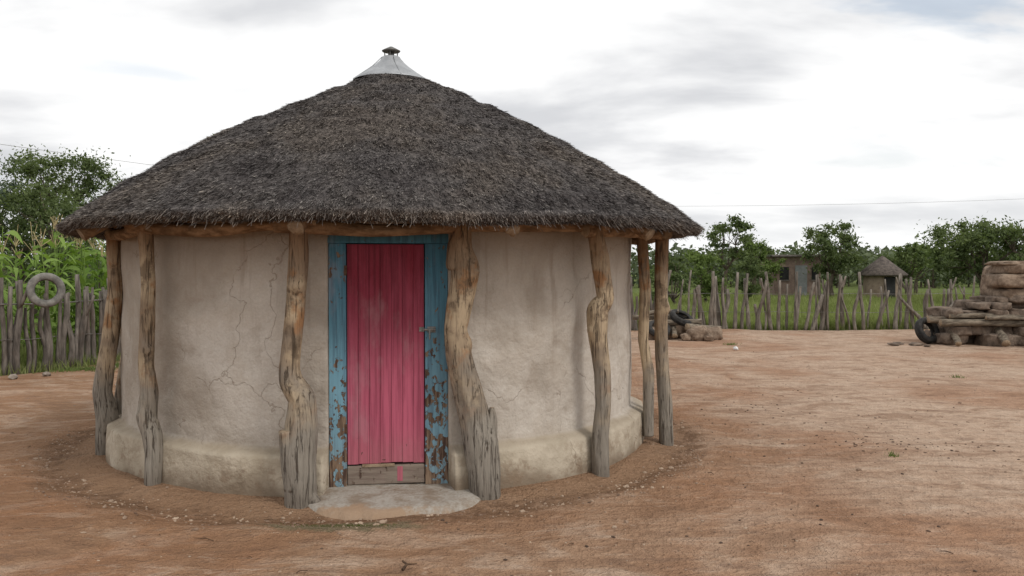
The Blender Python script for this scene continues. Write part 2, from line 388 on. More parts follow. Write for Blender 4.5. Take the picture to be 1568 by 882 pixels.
def build_step():
    mb = MB(); n = 120; k = 18
    V = []
    th = np.linspace(0, 1, n)
    u = -.60+1.30*th
    out = 2.50+.40*np.clip(1-np.abs((u-.05)/.68)**3.2, 0, 1)**.6+.06*fbm(u*5, u*0, 2, 4)
    for j in range(k):
        t = min(j/(k-3), 1.0)
        nn = 2.2+(out-2.2)*t+(.02 if j == k-2 else .07 if j == k-1 else 0)
        zz = .060-.030*t+.010*fbm(u*5, u*0+t*4, 5, 3)-.010*max(0, t-.85)/.15
        if j == k-2: zz = zz-.012
        if j == k-1: zz = zz*0-.05
        V.append(O+u[:, None]*U+nn[:, None]*NN+np.array([0, 0, 1.])*zz[:, None])
    V = np.array(V); idx = np.arange(n*k).reshape(k, n)
    f = np.stack([idx[:-1, :-1], idx[1:, :-1], idx[1:, 1:], idx[:-1, 1:]], -1).reshape(-1, 4)
    mb.add(V.reshape(-1, 3), f)
    m, nt, b, co = newmat('worn_screed', .88, .12)
    n1 = noise(nt, co, 6, 5, .7); n2 = noise(nt, co, 45, 3)
    c = mix(nt, mr(nt, n1, .35, .6), (.26, .205, .155), (.39, .355, .31)); c = mix(nt, mr(nt, n2, .3, .6, .4, 0), c, (.22, .175, .13))
    ys = mth(nt, 'ADD', N(nt, 'ShaderNodeSeparateXYZ', {'Vector': co}).outputs[1], mth(nt, 'MULTIPLY', mth(nt, 'SUBTRACT', n1, .5), .35))
    c = mix(nt, mr(nt, ys, 5.76, 5.86, .9, 0), c, (.34, .23, .15))
    setc(nt, b, c); bump(nt, b, mth(nt, 'ADD', n1, mth(nt, 'MULTIPLY', n2, .3)), .025, .9)
    mb.obj('door_step', m, smooth=True, parent=hut)
build_step()

P = {
 'A': ((-1.50, 5.97), [(0, 1.99, .064), (.005, 1.8, .068), (-.02, 1.49, .062), (-.046, 1.17, .068), (-.07, .96, .074), (-.06, .87, .082), (.02, .75, .094), (.015, .57, .108), (-.01, .34, .117), (.0, .1, .110), (.005, -.08, .110)],
        [(.45, 0, .05, .03), (1.12, 3.1, .06, .03)]),
 'B': ((-.20, 6.20), [(-.163, 2.0, .067), (-.18, 1.81, .090), (-.13, 1.665, .102), (-.165, 1.47, .094), (-.206, 1.23, .078), (-.187, 1.04, .090), (-.13, .80, .098), (-.072, .565, .106), (-.033, .37, .122), (-.01, .18, .114), (0, -.08, .114)],
        [(.28, 1.4, .07, .035), (.9, 4.5, .05, .02)]),
 'C': ((.72, 6.82), [(-.063, 2.0, .062), (-.02, 1.77, .080), (0, 1.61, .074), (.03, 1.45, .066), (.03, 1.42, .068), (-.035, 1.34, .084), (-.025, 1.09, .076), (.01, .83, .068), (.015, .565, .066), (-.01, .30, .072), (0, -.08, .076)],
        [(.85, 1.0, .04, .02)]),
 'D': ((1.47, 8.05), [(-.05, 2.0, .066), (-.06, 1.3, .062), (-.05, .81, .064), (-.01, .37, .070), (0, -.08, .072)], [(.7, 5, .05, .03)]),
 'D2': ((1.25, 7.95), [(-.04, 2.0, .05), (0, 1.5, .055), (-.02, 1.0, .045), (.03, .7, .05), (.03, .1, .05)], []),
 'E': ((-2.76, 6.50), [(-.05, 2.0, .057), (-.02, 1.57, .052), (-.03, 1.22, .055), (-.05, .92, .056), (-.03, .72, .064), (-.055, .52, .078), (-.01, .40, .075), (.01, .25, .068), (0, -.08, .066)], [(.95, 5.5, .04, .02)]),
 'F': ((-3.63, 7.53), [(.11, 2.0, .064), (.115, 1.45, .070), (.06, 1.04, .072), (-.01, .58, .074), (.03, .35, .088), (0, .15, .074), (-.01, -.08, .064)], []),
 'F2': ((-3.55, 7.75), [(.02, 2.0, .05), (.0, 1.4, .05), (.04, .95, .05), (-.05, .4, .055), (-.08, -.08, .06)], []),
}
back = []
for deg in (24, 46, 68, 90, 116, 142, 164):
    a = math.radians(deg); back.append(((cx+2.7*math.cos(a), cy+2.7*math.sin(a)), [(random.uniform(-.05, .05), 2.0, .06), (random.uniform(-.06, .06), 1.3, .065), (random.uniform(-.08, .08), .7, .075), (0, -.08, .08)], []))
i = 0
tops = []
for key, (b0, pts, kn) in list(P.items())+[('back', b) for b in back]:
    mb = MB(); i += 1
    q = [(b0[0]+dx, b0[1]+.012*math.sin(i*3+z*4), z, r) for dx, z, r in pts]
    tube(mb, q, n=36, k=150, rough=.16, seed=i*2.3, sm=4, cap_m=1, knots=kn)
    if key == 'A':
        tube(mb, [(b0[0]-.02, b0[1]-.03, .12, .078), (b0[0]-.055, b0[1]-.04, .38, .072), (b0[0]-.07, b0[1]-.05, .535, .062)], n=20, k=20, rough=.12, seed=3, cap_m=1)
        tube(mb, [(b0[0]+.0, b0[1]-.0, .14, .06), (b0[0]+.11, b0[1]-.02, .02, .045), (b0[0]+.15, b0[1]-.03, -.06, .05)], n=16, k=14, rough=.2, seed=5)
    if key == 'B':
        tube(mb, [(b0[0]+.0, b0[1]+.0, .22, .09), (b0[0]+.03, b0[1]-.0, .46, .060), (b0[0]+.052, b0[1]-.0, .58, .040), (b0[0]+.055, b0[1]-.0, .65, .018)], n=20, k=24, rough=.15, seed=7, cap_m=1)
        tube(mb, [(b0[0]-.12, b0[1]-.03, 1.6, .05), (b0[0]-.05, b0[1]-.05, 1.66, .028)], n=14, k=8, rough=.2, seed=8, cap_m=1)
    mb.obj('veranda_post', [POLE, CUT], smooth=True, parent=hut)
    if key not in ('D2', 'F2'): tops.append((q[0][0], q[0][1]))
tops.sort(key=lambda p: math.atan2(p[1]-cy, p[0]-cx))
mb = MB()
for j in range(len(tops)):
    a = np.array(tops[j]); b_ = np.array(tops[(j+1) % len(tops)]); d = (b_-a)/np.linalg.norm(b_-a)
    a2 = a-d*.16; b2 = b_+d*.14; mid = (a2+b2)/2; out = mid-np.array([cx, cy]); out /= np.linalg.norm(out)
    zz = 1.975+.02*(j % 2)
    tube(mb, [(a2[0], a2[1], zz, .052), (mid[0]+out[0]*.06, mid[1]+out[1]*.06, zz-.025+.03*math.sin(j*5), .046), (b2[0], b2[1], zz+.01, .04)], n=16, k=26, rough=.22, seed=j*1.7, cap_m=1)
for j in range(15):
    a0 = j/15*2*math.pi; a1 = a0+2*math.pi/15+.04
    tube(mb, [(cx+2.5*math.cos(a0), cy+2.5*math.sin(a0), 2.05, .04), (cx+2.54*math.cos((a0+a1)/2), cy+2.54*math.sin((a0+a1)/2), 2.04, .037), (cx+2.5*math.cos(a1), cy+2.5*math.sin(a1), 2.06, .034)], n=10, k=8, rough=.2, seed=j)
mb.obj('ring_beam', [BEAM, CUT], smooth=True, parent=hut)
rx, ry = cx+.085, cy
ZE = 2.075; RE = 3.01; RT = .30
def roof_z(r): return ZE+(RE-r)*.558+.115*np.sin(np.pi*np.clip((RE-r)/(RE-RT), 0, 1)**.9)
mb = MB()
raf = [math.atan2(5.97-cy, -1.52-cx), math.atan2(6.1-cy, -.13-cx), math.atan2(6.9-cy, .93-cx), math.atan2(7.0-cy, -3.25-cx)]
k = 30
raf += [j/k*2*math.pi+random.uniform(-.05, .05) for j in range(k)]
for j, a in enumerate(raf):
    r0 = 2.93 if j < 4 else random.uniform(2.66, 2.84); c, s = math.cos(a), math.sin(a)
    off = .165
    tube(mb, [(rx+r0*c, ry+r0*s, roof_z(r0)-off-(.03 if j < 4 else .01), .058 if j < 4 else .045), (rx+1.6*c, ry+1.6*s, roof_z(1.6)-off-.05, .045), (rx+.15*c, ry+.15*s, roof_z(.3)-off-.05, .03)], n=14, k=16, rough=.2, seed=j, cap_m=1)
for r in (2.7, 2.35, 1.9, 1.4):
    th = np.linspace(0, 2*math.pi, 90); q = [(rx+r*math.cos(t), ry+r*math.sin(t), roof_z(r)-.125, .013) for t in th]
    tube(mb, q, n=6)
mb.obj('rafters', [BEAM, CUT], smooth=True, parent=hut)
def edge_r(A_): return .03*vn(A_*4, A_*0, 2)+.02*vn(A_*13, A_*0, 6)+.018*vn(A_*45, A_*0, 8)
def edge_z(A_): return .035*vn(A_*2.2+3, A_*0, 12)+.024*vn(A_*9, A_*0, 7)+.016*vn(A_*33, A_*0, 17)
def surf(r, a):
    xx, yy = r*np.cos(a), r*np.sin(a); w = np.clip((r-1.8)/1.2, 0, 1)
    return roof_z(r)+.035*fbm(xx*1.1, yy*1.1, 1, 3)+.026*fbm(xx*6, yy*6, 6, 3)+.014*vn(xx*28, yy*28, 9)+w*edge_z(a)+.008*np.sin(r*2*math.pi/.34+1.5*fbm(a*3, r, 5, 2)), w
def build_thatch():
    na, nr = 1000, 190
    a = np.linspace(0, 2*math.pi, na, endpoint=False)
    rr = np.linspace(RT-.04, RE, nr)
    A_, R_ = np.meshgrid(a, rr, indexing='xy')
    Z, w = surf(R_, A_)
    R2 = R_+w*edge_r(A_)
    top = np.stack([rx+R2*np.cos(A_), ry+R2*np.sin(A_), Z], -1)
    rows = [top]
    er = edge_r(a)+RE; ez = ZE+edge_z(a)
    for dr, dz in ((.015, -.02), (.01, -.05), (-.03, -.085), (-.12, -.085)):
        jj = .016*vn(a*60, a*0+dr*50, 3)
        rows.append(np.stack([rx+(er+dr+jj)*np.cos(a), ry+(er+dr+jj)*np.sin(a), ez+dz+jj], -1)[None])
    for r in np.linspace(2.65, .3, 20):
        rows.append(np.stack([rx+r*np.cos(a), ry+r*np.sin(a), roof_z(r)-.11+.01*vn(a*40, a*0+r*9, 4)], -1)[None])
    V = np.concatenate(rows, 0); K = V.shape[0]
    idx = np.arange(K*na).reshape(K, na)
    f = np.stack([idx[:-1], idx[1:], np.roll(idx[1:], -1, 1), np.roll(idx[:-1], -1, 1)], -1).reshape(-1, 4)
    mb = MB(); mb.add(V.reshape(-1, 3), f); mb.obj('thatch', TH, smooth=True, parent=hut)
    n = 300000
    a = rng.uniform(0, 2*math.pi, n); r = np.sqrt(rng.uniform((RT+.04)**2, (RE+.01)**2, n))
    keep = (vn(r*np.cos(a)*20, r*np.sin(a)*20, 3)+rng.uniform(-.35, .35, n)) > -.20
    a = a[keep]; r = r[keep]; n = len(a)
    z, w = surf(r, a)
    r2 = r+w*edge_r(a)
    p = np.stack([rx+r2*np.cos(a), ry+r2*np.sin(a), z-.004], -1)
    rad = np.stack([np.cos(a), np.sin(a), 0*a], -1); tan = np.stack([-np.sin(a), np.cos(a), 0*a], -1); up = np.array([0, 0, 1.])
    sl = math.radians(30); dn = rad*math.cos(sl)-up*math.sin(sl); nm = rad*math.sin(sl)+up*math.cos(sl)
    d = dn+tan*rng.normal(0, .24, n)[:, None]+nm*np.abs(rng.normal(.20, .17, n))[:, None]
    d /= np.linalg.norm(d, axis=1)[:, None]
    L = rng.uniform(.02, .06, n)[:, None]; W = rng.uniform(.0012, .0034, n)[:, None]
    tw = tan+nm*rng.normal(0, .4, n)[:, None]
    V = np.stack([p-tw*W, p+tw*W, p+d*L+tw*W*.7, p+d*L-tw*W*.7], 1).reshape(-1, 3)
    mb = MB(); mb.add(V, np.arange(n*4).reshape(-1, 4))
    n = 44000; a = rng.uniform(0, 2*math.pi, n)
    dz = rng.uniform(-.085, .0, n); er = RE+edge_r(a)+np.interp(dz, [-.085, -.05, -.02, 0], [-.04, .0, .006, -.005]); z = ZE+edge_z(a)+dz
    p = np.stack([rx+er*np.cos(a), ry+er*np.sin(a), z], -1)
    rad = np.stack([np.cos(a), np.sin(a), 0*a], -1); tan = np.stack([-np.sin(a), np.cos(a), 0*a], -1)
    d = rad*.8-up*rng.uniform(.3, 1.1, n)[:, None]+tan*rng.normal(0, .3, n)[:, None]; d /= np.linalg.norm(d, axis=1)[:, None]
    L = rng.uniform(.01, .045, n)[:, None]*(1+1.3*(rng.random(n) > .94))[:, None]; W = rng.uniform(.0016, .0035, n)[:, None]
    tw = tan+up*rng.normal(0, .3, n)[:, None]
    p = p-d*.01
    V = np.stack([p-tw*W, p+tw*W, p+d*L+tw*W*.6, p+d*L-tw*W*.6], 1).reshape(-1, 3)
    mb.add(V, np.arange(n*4).reshape(-1, 4))
    mb.obj('thatch_straws', THS, parent=hut)
build_thatch()
TIN = m_simple('galvanised_tin', (.27, .28, .29), (.44, .45, .46), 5, .45, .004, .4, .3)
TIND = m_simple('dull_tin', (.10, .10, .095), (.22, .21, .19), 12, .6, .003, .4, .3)
mb = MB(); zt = float(roof_z(RT))+.01
revolve(mb, [(.385, zt-.035), (.38, zt-.02), (.28, zt+.045), (.19, zt+.11), (.115, zt+.175), (.09, zt+.215), (.085, zt+.22), (.0, zt+.222)], (rx-.04, ry, 0), 48)
for t in (0.4, 1.9, 3.5, 5.1): tube(mb, [(rx-.04+.385*math.cos(t), ry+.385*math.sin(t), zt-.028, .005), (rx-.04+.195*math.cos(t), ry+.195*math.sin(t), zt+.110, .005), (rx-.04+.09*math.cos(t), ry+.09*math.sin(t), zt+.216, .004)], n=6)
mb.obj('metal_roof_cap', TIN, smooth=True, parent=hut)
mb = MB(); z0 = zt+.215; fx = rx-.04
revolve(mb, [(.035, z0), (.028, z0+.05), (.0, z0+.052)], (fx, ry, 0), 16)
for t in (0, 1.57, 3.14, 4.71): tube(mb, [(fx+.06*math.cos(t), ry+.06*math.sin(t), z0-.01, .006), (fx+.068*math.cos(t), ry+.068*math.sin(t), z0+.068, .006)], n=6)
revolve(mb, [(.0, z0+.056), (.088, z0+.058), (.094, z0+.066), (.05, z0+.090), (.015, z0+.108), (0, z0+.112)], (fx, ry, 0), 28)
mb.obj('chimney_cowl', TIND, smooth=True, parent=hut)

# door
BLUE = m_paint('weathered_shaded_blue_paint', (.22, .42, .52), (.07, .22, .31), (.26, .18, .12), .18, .0, pscale=20, thr=.615, pit=.22)  # peeling wear, plus eave shade painted in as darker blue towards the top
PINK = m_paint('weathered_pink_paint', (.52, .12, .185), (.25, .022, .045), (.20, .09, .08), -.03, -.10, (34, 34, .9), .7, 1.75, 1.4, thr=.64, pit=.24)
def part(name, boxes, mat, bw=.004):
    mb = MB()
    for lo, hi in boxes: box(mb, O, U, NN, lo, hi)
    o = mb.obj(name, mat, parent=hut); bevel(o, bw); return o
part('door_frame', [((-.437, 2.24, .05), (-.312, 2.385, 1.853)), ((.268, 2.24, .05), (.437, 2.38, 1.853)), ((-.45, 2.24, 1.855), (.45, 2.39, 1.965)),
                    ((-.33, 2.24, .05), (-.31, 2.345, 1.85)), ((.262, 2.386, .30), (.30, 2.392, .32))], BLUE)
mbx = MB(); w = (.262+.306)/7
for j in range(7):
    x0 = -.306+j*w; dd = random.uniform(-.003, .003)
    g1, g2 = random.uniform(.0005, .0012), random.uniform(.0005, .0012)
    box(mbx, O, U, NN, (x0+g1, 2.31, .215+random.uniform(-.005, .005)), (x0+w-g2, 2.352+dd, 1.848))
o = mbx.obj('door_planks', PINK, parent=hut); bevel(o, .0015)
part('door_backing', [((-.307, 2.27, .2), (.263, 2.309, 1.85))], m_simple('dark_wood', (.02, .012, .01), (.05, .03, .02)))
SILL = m_paint('bare_sill_wood', (.25, .21, .17), (.28, .12, .11), (.30, .24, .18), .02, .0, (3, 3, 30))
part('door_sill', [((-.309, 2.25, .06), (.265, 2.365, .20))], SILL, .008)
part('door_sill_paint', [((.06, 2.366, .08), (.10, 2.368, .19))], PINK, .001)
part('bottom_rail', [((-.20, 2.353, .19), (.04, 2.372, .212))], CUT, .003)
MET = m_simple('old_steel', (.12, .11, .10), (.35, .34, .32), 30, .45, .002, .5, .7)
mb = MB()
box(mb, O, U, NN, (.285, 2.382, 1.19), (.345, 2.388, 1.235))
def L(u, n, z): return tuple(O+U*u+NN*n+np.array([0, 0, z]))
tube(mb, [(*L(.255, 2.40, 1.213), .008), (*L(.345, 2.40, 1.213), .008)], n=10)
tube(mb, [(*L(.30, 2.40, 1.213), .006), (*L(.30, 2.42, 1.18), .006), (*L(.30, 2.42, 1.14), .006)], n=8)
box(mb, O, U, NN, (.225, 2.357, 1.195), (.262, 2.362, 1.23))
mb.obj('door_bolt', MET, parent=hut)
RUST = m_simple('rusty_hinge', (.06, .035, .025), (.14, .08, .05), 30, .8, .002)
mb = MB()
for z in (.45, 1.62): box(mb, O, U, NN, (-.325, 2.386, z), (-.305, 2.390, z+.07))
mb.obj('door_hinges', RUST, parent=hut)

LEAFG = m_leaf('ground_moss', (.05, .07, .02), (.14, .16, .05))
def tufts(name, C, Rr, n, h, w, mat, seed):
    r = np.random.default_rng(seed); mb = MB()
    for (x0, y0), rad, k in zip(C, Rr, n):
        p = r.normal(0, 1, (k, 2))*np.array(rad)/2+np.array([x0, y0]); z = ground_h(p[:, 0], p[:, 1])-.004
        B = np.stack([p[:, 0], p[:, 1], z], 1); a = r.uniform(0, 6.28, k); t = np.stack([np.cos(a), np.sin(a), 0*a], 1)
        le = r.normal(0, .45, (k, 3)); le[:, 2] = 1; hh = (r.uniform(.4, 1, k)*h)[:, None]
        V = np.stack([B-t*w, B+t*w, B+le*hh], 1).reshape(-1, 3); mb.add(V, np.arange(k*3).reshape(-1, 3))
    return mb.obj(name, mat)
tufts('moss_patch', [(-1.30, 5.56), (-1.12, 5.48), (-.92, 5.47)], [(.2, .05), (.25, .04), (.2, .04)], [300, 400, 250], .012, .004, LEAFG, 3)

# ------------------------------------------------------------------ fences
def along(path, step):
    p = np.array(path, float); d = np.concatenate([[0], np.cumsum(np.linalg.norm(np.diff(p, axis=0), axis=1))]); out = []
    t = 0
    while t < d[-1]:
        out.append((np.interp(t, d, p[:, 0]), np.interp(t, d, p[:, 1]))); t += step()
    return out
def stake_fence(name, path, step, hlo, hhi, rlo, rhi, lean, mat, fork, seed, rails):
    random.seed(seed); mb = MB(); e = empty(name, (path[0][0], path[0][1], 0))
    for j, (x, y) in enumerate(along(path, step)):
        h = random.uniform(hlo, hhi); r = random.uniform(rlo, rhi); lx = random.gauss(0, lean); ly = random.gauss(0, lean*.6); y += random.gauss(0, .06)
        bx, by = random.gauss(0, .04), random.gauss(0, .03)
        if random.random() < .10: lx *= 2.6; h *= .85
        if random.random() < .08: h *= .7
        q = [(x, y, -.1, r*1.1), (x+lx*.3+bx, y+ly*.3+by, h*.33, r), (x+lx*.65-bx*.6, y+ly*.6-by, h*.66, r*.88), (x+lx, y+ly, h, r*.65)]
        tube(mb, q, n=7, k=8, rough=.3, seed=j*.7, sm=1)
        if random.random() < fork:
            a = random.choice((-1, 1)); z = h*random.uniform(.6, .8)
            tube(mb, [(x+lx*.7, y+ly*.7, z, r*.7), (x+lx*.8+a*.08, y+ly, z+.14, r*.55), (x+lx+a*.15, y+ly, min(h+.05, z+.38), r*.4)], n=6, k=5, rough=.2, seed=j)
    mb.obj('stakes', mat, smooth=True, parent=e)
    mb = MB()
    for z, rr, yo in rails:
        pts = along(path, lambda: .7); q = [(x, y+yo, z+random.gauss(0, .015), rr) for x, y in pts]; tube(mb, q, n=5)
    mb.obj('wires', MET, parent=e)
    return e
stake_fence('stake_fence', FENCE_L, lambda: random.uniform(.07, .125), 1.25, 1.60, .034, .056, .05, STAKE_D, .05, 2, [(1.12, .012, -.1), (.55, .006, -.09)])
stake_fence('stake_fence', FENCE_R, lambda: random.uniform(.07, .25), 1.10, 1.70, .030, .068, .13, STAKE, .25, 4, [(1.0, .006, -.05), (.5, .006, -.05)])

RUB = m_simple('old_rubber', (.02, .02, .02), (.06, .055, .05), 9, .75, .01)
RUBW = m_simple('sun_bleached_rubber', (.12, .115, .105), (.27, .255, .23), 9, .85, .012)
def tyre(name, c, axis, ro, ri, wd, mat, parent=None):
    mb = MB(); m_ = (ro+ri)/2; h = wd/2
    prof = [(ri, -h*.55), (ri+.02, -h*.8), (m_, -h), (ro-.02, -h*.85), (ro, -h*.6), (ro-.006, -h*.3), (ro, -h*.28), (ro+.002, 0), (ro, h*.28), (ro-.006, h*.3), (ro, h*.6), (ro-.02, h*.85), (m_, h), (ri+.02, h*.8), (ri, h*.55), (ri+.03, h*.3), (ro-.03, h*.3), (ro-.03, -h*.3), (ri+.03, -h*.3)]
    revolve(mb, prof, c, 44, axis=axis, close=True)
    return mb.obj(name, mat, smooth=True, parent=parent)
tyre('hanging_tyre', (-7.55, 13.75, 1.34), (.55, -.83, .05), .28, .16, .14, RUBW)

# ------------------------------------------------------------------ brick & log stack on the right
ST = empty('mud_brick_stack', (10.9, 19.2, 0))
MUDB = m_simple('mud_brick', (.14, .098, .07), (.33, .25, .185), 7, .95, .05)
MUDD = m_simple('mud_brick_dark', (.09, .068, .053), (.25, .19, .145), 7, .95, .04)
LOGD = m_log('grey_log', (.08, .065, .05), (.30, .25, .19), (4, 14, 14))
def lump(mb, c, s, seed, m=0, n=22, p=4.0, rough=.07):
    u = np.linspace(-math.pi, math.pi, n*2, endpoint=False); v = np.linspace(-math.pi/2, math.pi/2, n)
    Uu, Vv = np.meshgrid(u, v, indexing='xy'); e = 2/p
    f = lambda w_: np.sign(w_)*np.abs(w_)**e
    x = f(np.cos(Vv))*f(np.cos(Uu)); y = f(np.cos(Vv))*f(np.sin(Uu)); z = f(np.sin(Vv))
    k = 1+rough*(fbm(x*2.1+z*1.3+seed, y*2.1+seed*2+z*.8, seed, 5))*2
    V = np.stack([x*s[0]*k, y*s[1]*k, z*s[2]*k], -1)+np.array(c); idx = np.arange(n*n*2).reshape(n, n*2)
    fa = np.stack([idx[:-1], np.roll(idx[:-1], -1, 1), np.roll(idx[1:], -1, 1), idx[1:]], -1).reshape(-1, 4); mb.add(V.reshape(-1, 3), fa, m)
mb = MB(); sd = 1
rr_ = np.random.default_rng(9)
# big rough blocks in uneven courses, sagging into each other
for row, (z, x0, sz) in enumerate([(1.14, 10.95, .15), (1.41, 10.80, .15), (1.67, 10.98, .14), (1.85, 10.9, .05)]):
    x = x0
    while x < 13.3:
        wx = rr_.uniform(.26, .5) if row < 3 else rr_.uniform(.5, .8); sd += 1.7
        lump(mb, (x+wx, 19.25+rr_.normal(0, .05), z+rr_.normal(0, .015)), (wx*1.03, .42, sz*1.05), sd, p=5, rough=.085, n=26); x += wx*2
lump(mb, (12.1, 19.6, 1.4), (1.15, .4, .42), 33, p=6, rough=.06, n=30)
mb.obj('clay_blocks', MUDB, smooth=True, parent=ST)
mb = MB()
rr_ = np.random.default_rng(5)
for row, (z, x0, x1, sz) in enumerate([(.12, 9.6, 12.9, .13), (.34, 9.8, 12.9, .12), (.70, 9.7, 12.9, .10), (.88, 10.3, 12.9, .09), (.98, 10.7, 11.6, .08)]):
    x = x0
    while x < x1:
        wx = rr_.uniform(.14, .30); sd += .7
        if not (row < 2 and rr_.random() < .35):
            lump(mb, (x+wx, 19.05+rr_.normal(0, .10), z+rr_.normal(0, .02)), (wx*1.05, rr_.uniform(.22, .34), sz*rr_.uniform(.85, 1.25)), sd, p=rr_.uniform(3, 7), rough=.14, n=14)
        x += wx*2
    x = x0
    while x < x1:
        wx = rr_.uniform(.2, .4); sd += .7; lump(mb, (x+wx, 19.6, z), (wx*1.1, .3, sz*1.2), sd, p=5, rough=.12, n=12); x += wx*2
mb.obj('bricks', MUDD, smooth=True, parent=ST)
mb = MB()
for (a, b_, r) in [((9.45, 18.72, .50), (12.6, 18.70, .46), .075), ((9.35, 19.05, .55), (12.9, 19.0, .52), .08), ((9.6, 19.6, .55), (13, 19.5, .5), .08), ((10.4, 18.62, .62), (12.9, 18.6, .55), .05), ((9.7, 18.8, .64), (11.2, 18.65, .64), .055),
                   ((10.7, 18.35, .08), (10.9, 19.2, .46), .085), ((9.75, 18.5, .06), (9.9, 19.2, .42), .07), ((11.3, 18.5, .9), (12.7, 18.7, .97), .05)]:
    sd += 1; m_ = [(a[i]+b_[i])/2+(.03 if i else 0) for i in range(3)]
    tube(mb, [(*a, r), (*m_, r*1.05), (*b_, r*.8)], n=14, k=22, rough=.3, seed=sd, cap_m=1)
mb.obj('logs', [LOGD, CUT], smooth=True, parent=ST)
STONE = m_simple('stone', (.15, .12, .10), (.34, .29, .24), 8, .9, .02)
tyre('tyre_part', (9.42, 19.25, .30), (.35, -.85, .35), .30, .17, .2, RUB, ST)
tyre('tyre_part', (11.45, 18.25, .26), (.2, -1, .25), .28, .16, .18, RUB, ST)
tube_m = MB(); rocks(tube_m, [(9.0, 18.9, .02), (8.7, 19.1, .02), (9.1, 18.6, .01), (8.5, 18.9, .02)], [(.25, .15, .05), (.15, .1, .04), (.1, .08, .03), (.2, .1, .03)]); tube_m.obj('rubble', MUDD, parent=ST)

HP = empty('log_and_stone_heap', (4.5, 21, 0))
mb = MB(); sd = 5
for (x, y, z, s) in [(4.45, 20.3, .14, .2), (4.85, 20.5, .12, .19), (3.7, 20.8, .15, .2), (5.0, 20.9, .1, .14), (4.1, 21.1, .2, .22), (3.3, 20.6, .12, .18), (4.15, 20.2, .07, .1), (4.65, 20.1, .06, .09)]:
    sd += 1.3; lump(mb, (x, y, z), (s*1.2, s, s*.9), sd, p=3.2, rough=.22, n=18)
mb.obj('stones', MUDB, smooth=True, parent=HP)
mb = MB()
for a, b_, r in [((3.2, 20.7, .38), (4.6, 20.6, .42), .08), ((3.0, 21.1, .5), (4.4, 21, .5), .07), ((4.2, 20.3, .3), (5.1, 20.8, .24), .09), ((3.3, 20.9, .62), (4.1, 20.9, .66), .06), ((3.9, 20.3, .1), (4.0, 21.3, .5), .07)]:
    sd += 1; tube(mb, [(*a, r), (*b_, r*.8)], n=12, k=14, rough=.3, seed=sd, cap_m=1)
mb.obj('logs', [LOGD, CUT], smooth=True, parent=HP)
tyre('tyre_part', (4.15, 20.75, .50), (.35, -.4, .85), .30, .18, .18, RUB, HP)
tyre('tyre_part', (3.55, 20.5, .25), (.1, -.6, .8), .28, .17, .16, RUB, HP)

# ------------------------------------------------------------------ vegetation
def tree(name, x, y, h, w, nclump, nleaf, ls, mat, seed, trunk_h=.3, trunk_r=.12, base_z=0.25, flat=.8, lean=0.0, clr=.11, bark=None):
    r = np.random.default_rng(seed); mb = MB(); R_ = w/2
    zc = h*(base_z+1)/2; hz = h*(1-base_z)/2
    C = []
    while len(C) < nclump:
        p = r.uniform(-1, 1, 3); q = np.linalg.norm(p)
        lim = 1-.5*max(0, vn(p[0]*1.9+seed, p[1]*1.7+p[2]*2.2, seed)+.3)
        if q > lim or q < .25: continue
        C.append((x+lean+p[0]*R_, y+p[1]*R_, zc+p[2]*hz))
    C = np.array(C)
    th = h*trunk_h
    tube(mb, [(x, y, -.1, trunk_r*1.3), (x+.03*h*r.normal(), y, th*.5, trunk_r), (x+lean*.4, y, th, trunk_r*.8)], n=10, k=8, rough=.2, seed=seed)
    nl = min(7, nclump); order = r.permutation(nclump)[:nl]; hubs = []
    for j in order:
        e = C[j]; s = np.array([x+lean*.4, y, th]); hub = s+(e-s)*.62; hubs.append(hub)
        mid = (s+hub)/2+np.array([0, 0, -.04*h])+r.normal(0, .03*h, 3)
        tube(mb, [(*s, trunk_r*.6), (*mid, trunk_r*.42), (*hub, trunk_r*.25)], n=7, k=7, rough=.2, seed=j)
    hubs = np.array(hubs)
    for j in range(nclump):
        e = C[j]; k = np.argmin(np.linalg.norm(hubs-e, axis=1)); s = hubs[k]; m_ = (s+e)/2+r.normal(0, .02*h, 3)
        tube(mb, [(*s, trunk_r*.2), (*m_, trunk_r*.13), (*e, trunk_r*.05)], n=5)
    sz = r.uniform(.5, 1.35, nclump); pr = sz**2; pr /= pr.sum()
    ci = r.choice(nclump, nleaf, p=pr); off = r.normal(0, 1, (nleaf, 3))
    off /= (np.linalg.norm(off, axis=1)[:, None]+1e-6); off *= np.abs(r.normal(0, .62, nleaf))[:, None]*1.25
    off *= (clr*w*sz[ci])[:, None]*np.array([1, 1, flat*.8])
    c = C[ci]+off
    a = r.normal(0, 1, (nleaf, 3)); a /= np.linalg.norm(a, axis=1)[:, None]
    b_ = np.cross(a, r.normal(0, 1, (nleaf, 3))); b_ /= np.linalg.norm(b_, axis=1)[:, None]
    s = (r.uniform(.6, 1.3, nleaf)*ls)[:, None]
    V = np.stack([c-a*s, c+b_*s*.42, c+a*s, c-b_*s*.42], 1).reshape(-1, 3)
    mb.add(V, np.arange(nleaf*4).reshape(-1, 4), 1)
    return mb.obj(name, [bark or BARK, mat], loc=(x, y, 0))
LF1 = m_leaf('acacia_leaf', (.06, .085, .04), (.18, .22, .10), .3)
LF2 = m_leaf('grey_green_leaf', (.09, .12, .095), (.23, .28, .21), .25)
LF3 = m_leaf('fresh_leaf', (.07, .105, .035), (.20, .26, .09), .3)
LFD = m_leaf('distant_leaf', (.075, .095, .06), (.18, .21, .13), .2, .12)
tree('shade_tree', -13.3, 25, 5.6, 4.2, 80, 19000, .055, LF1, 3, .3, .12, .25, .9, clr=.095)
tree('shade_tree', -15.8, 24, 5.5, 3.8, 60, 13000, .06, LF2, 8, .3, .12, .25, .9, clr=.095)
tree('shade_tree', -19.5, 27, 6.4, 4.6, 50, 11000, .07, LF1, 9, .3, .14, .3, .9)
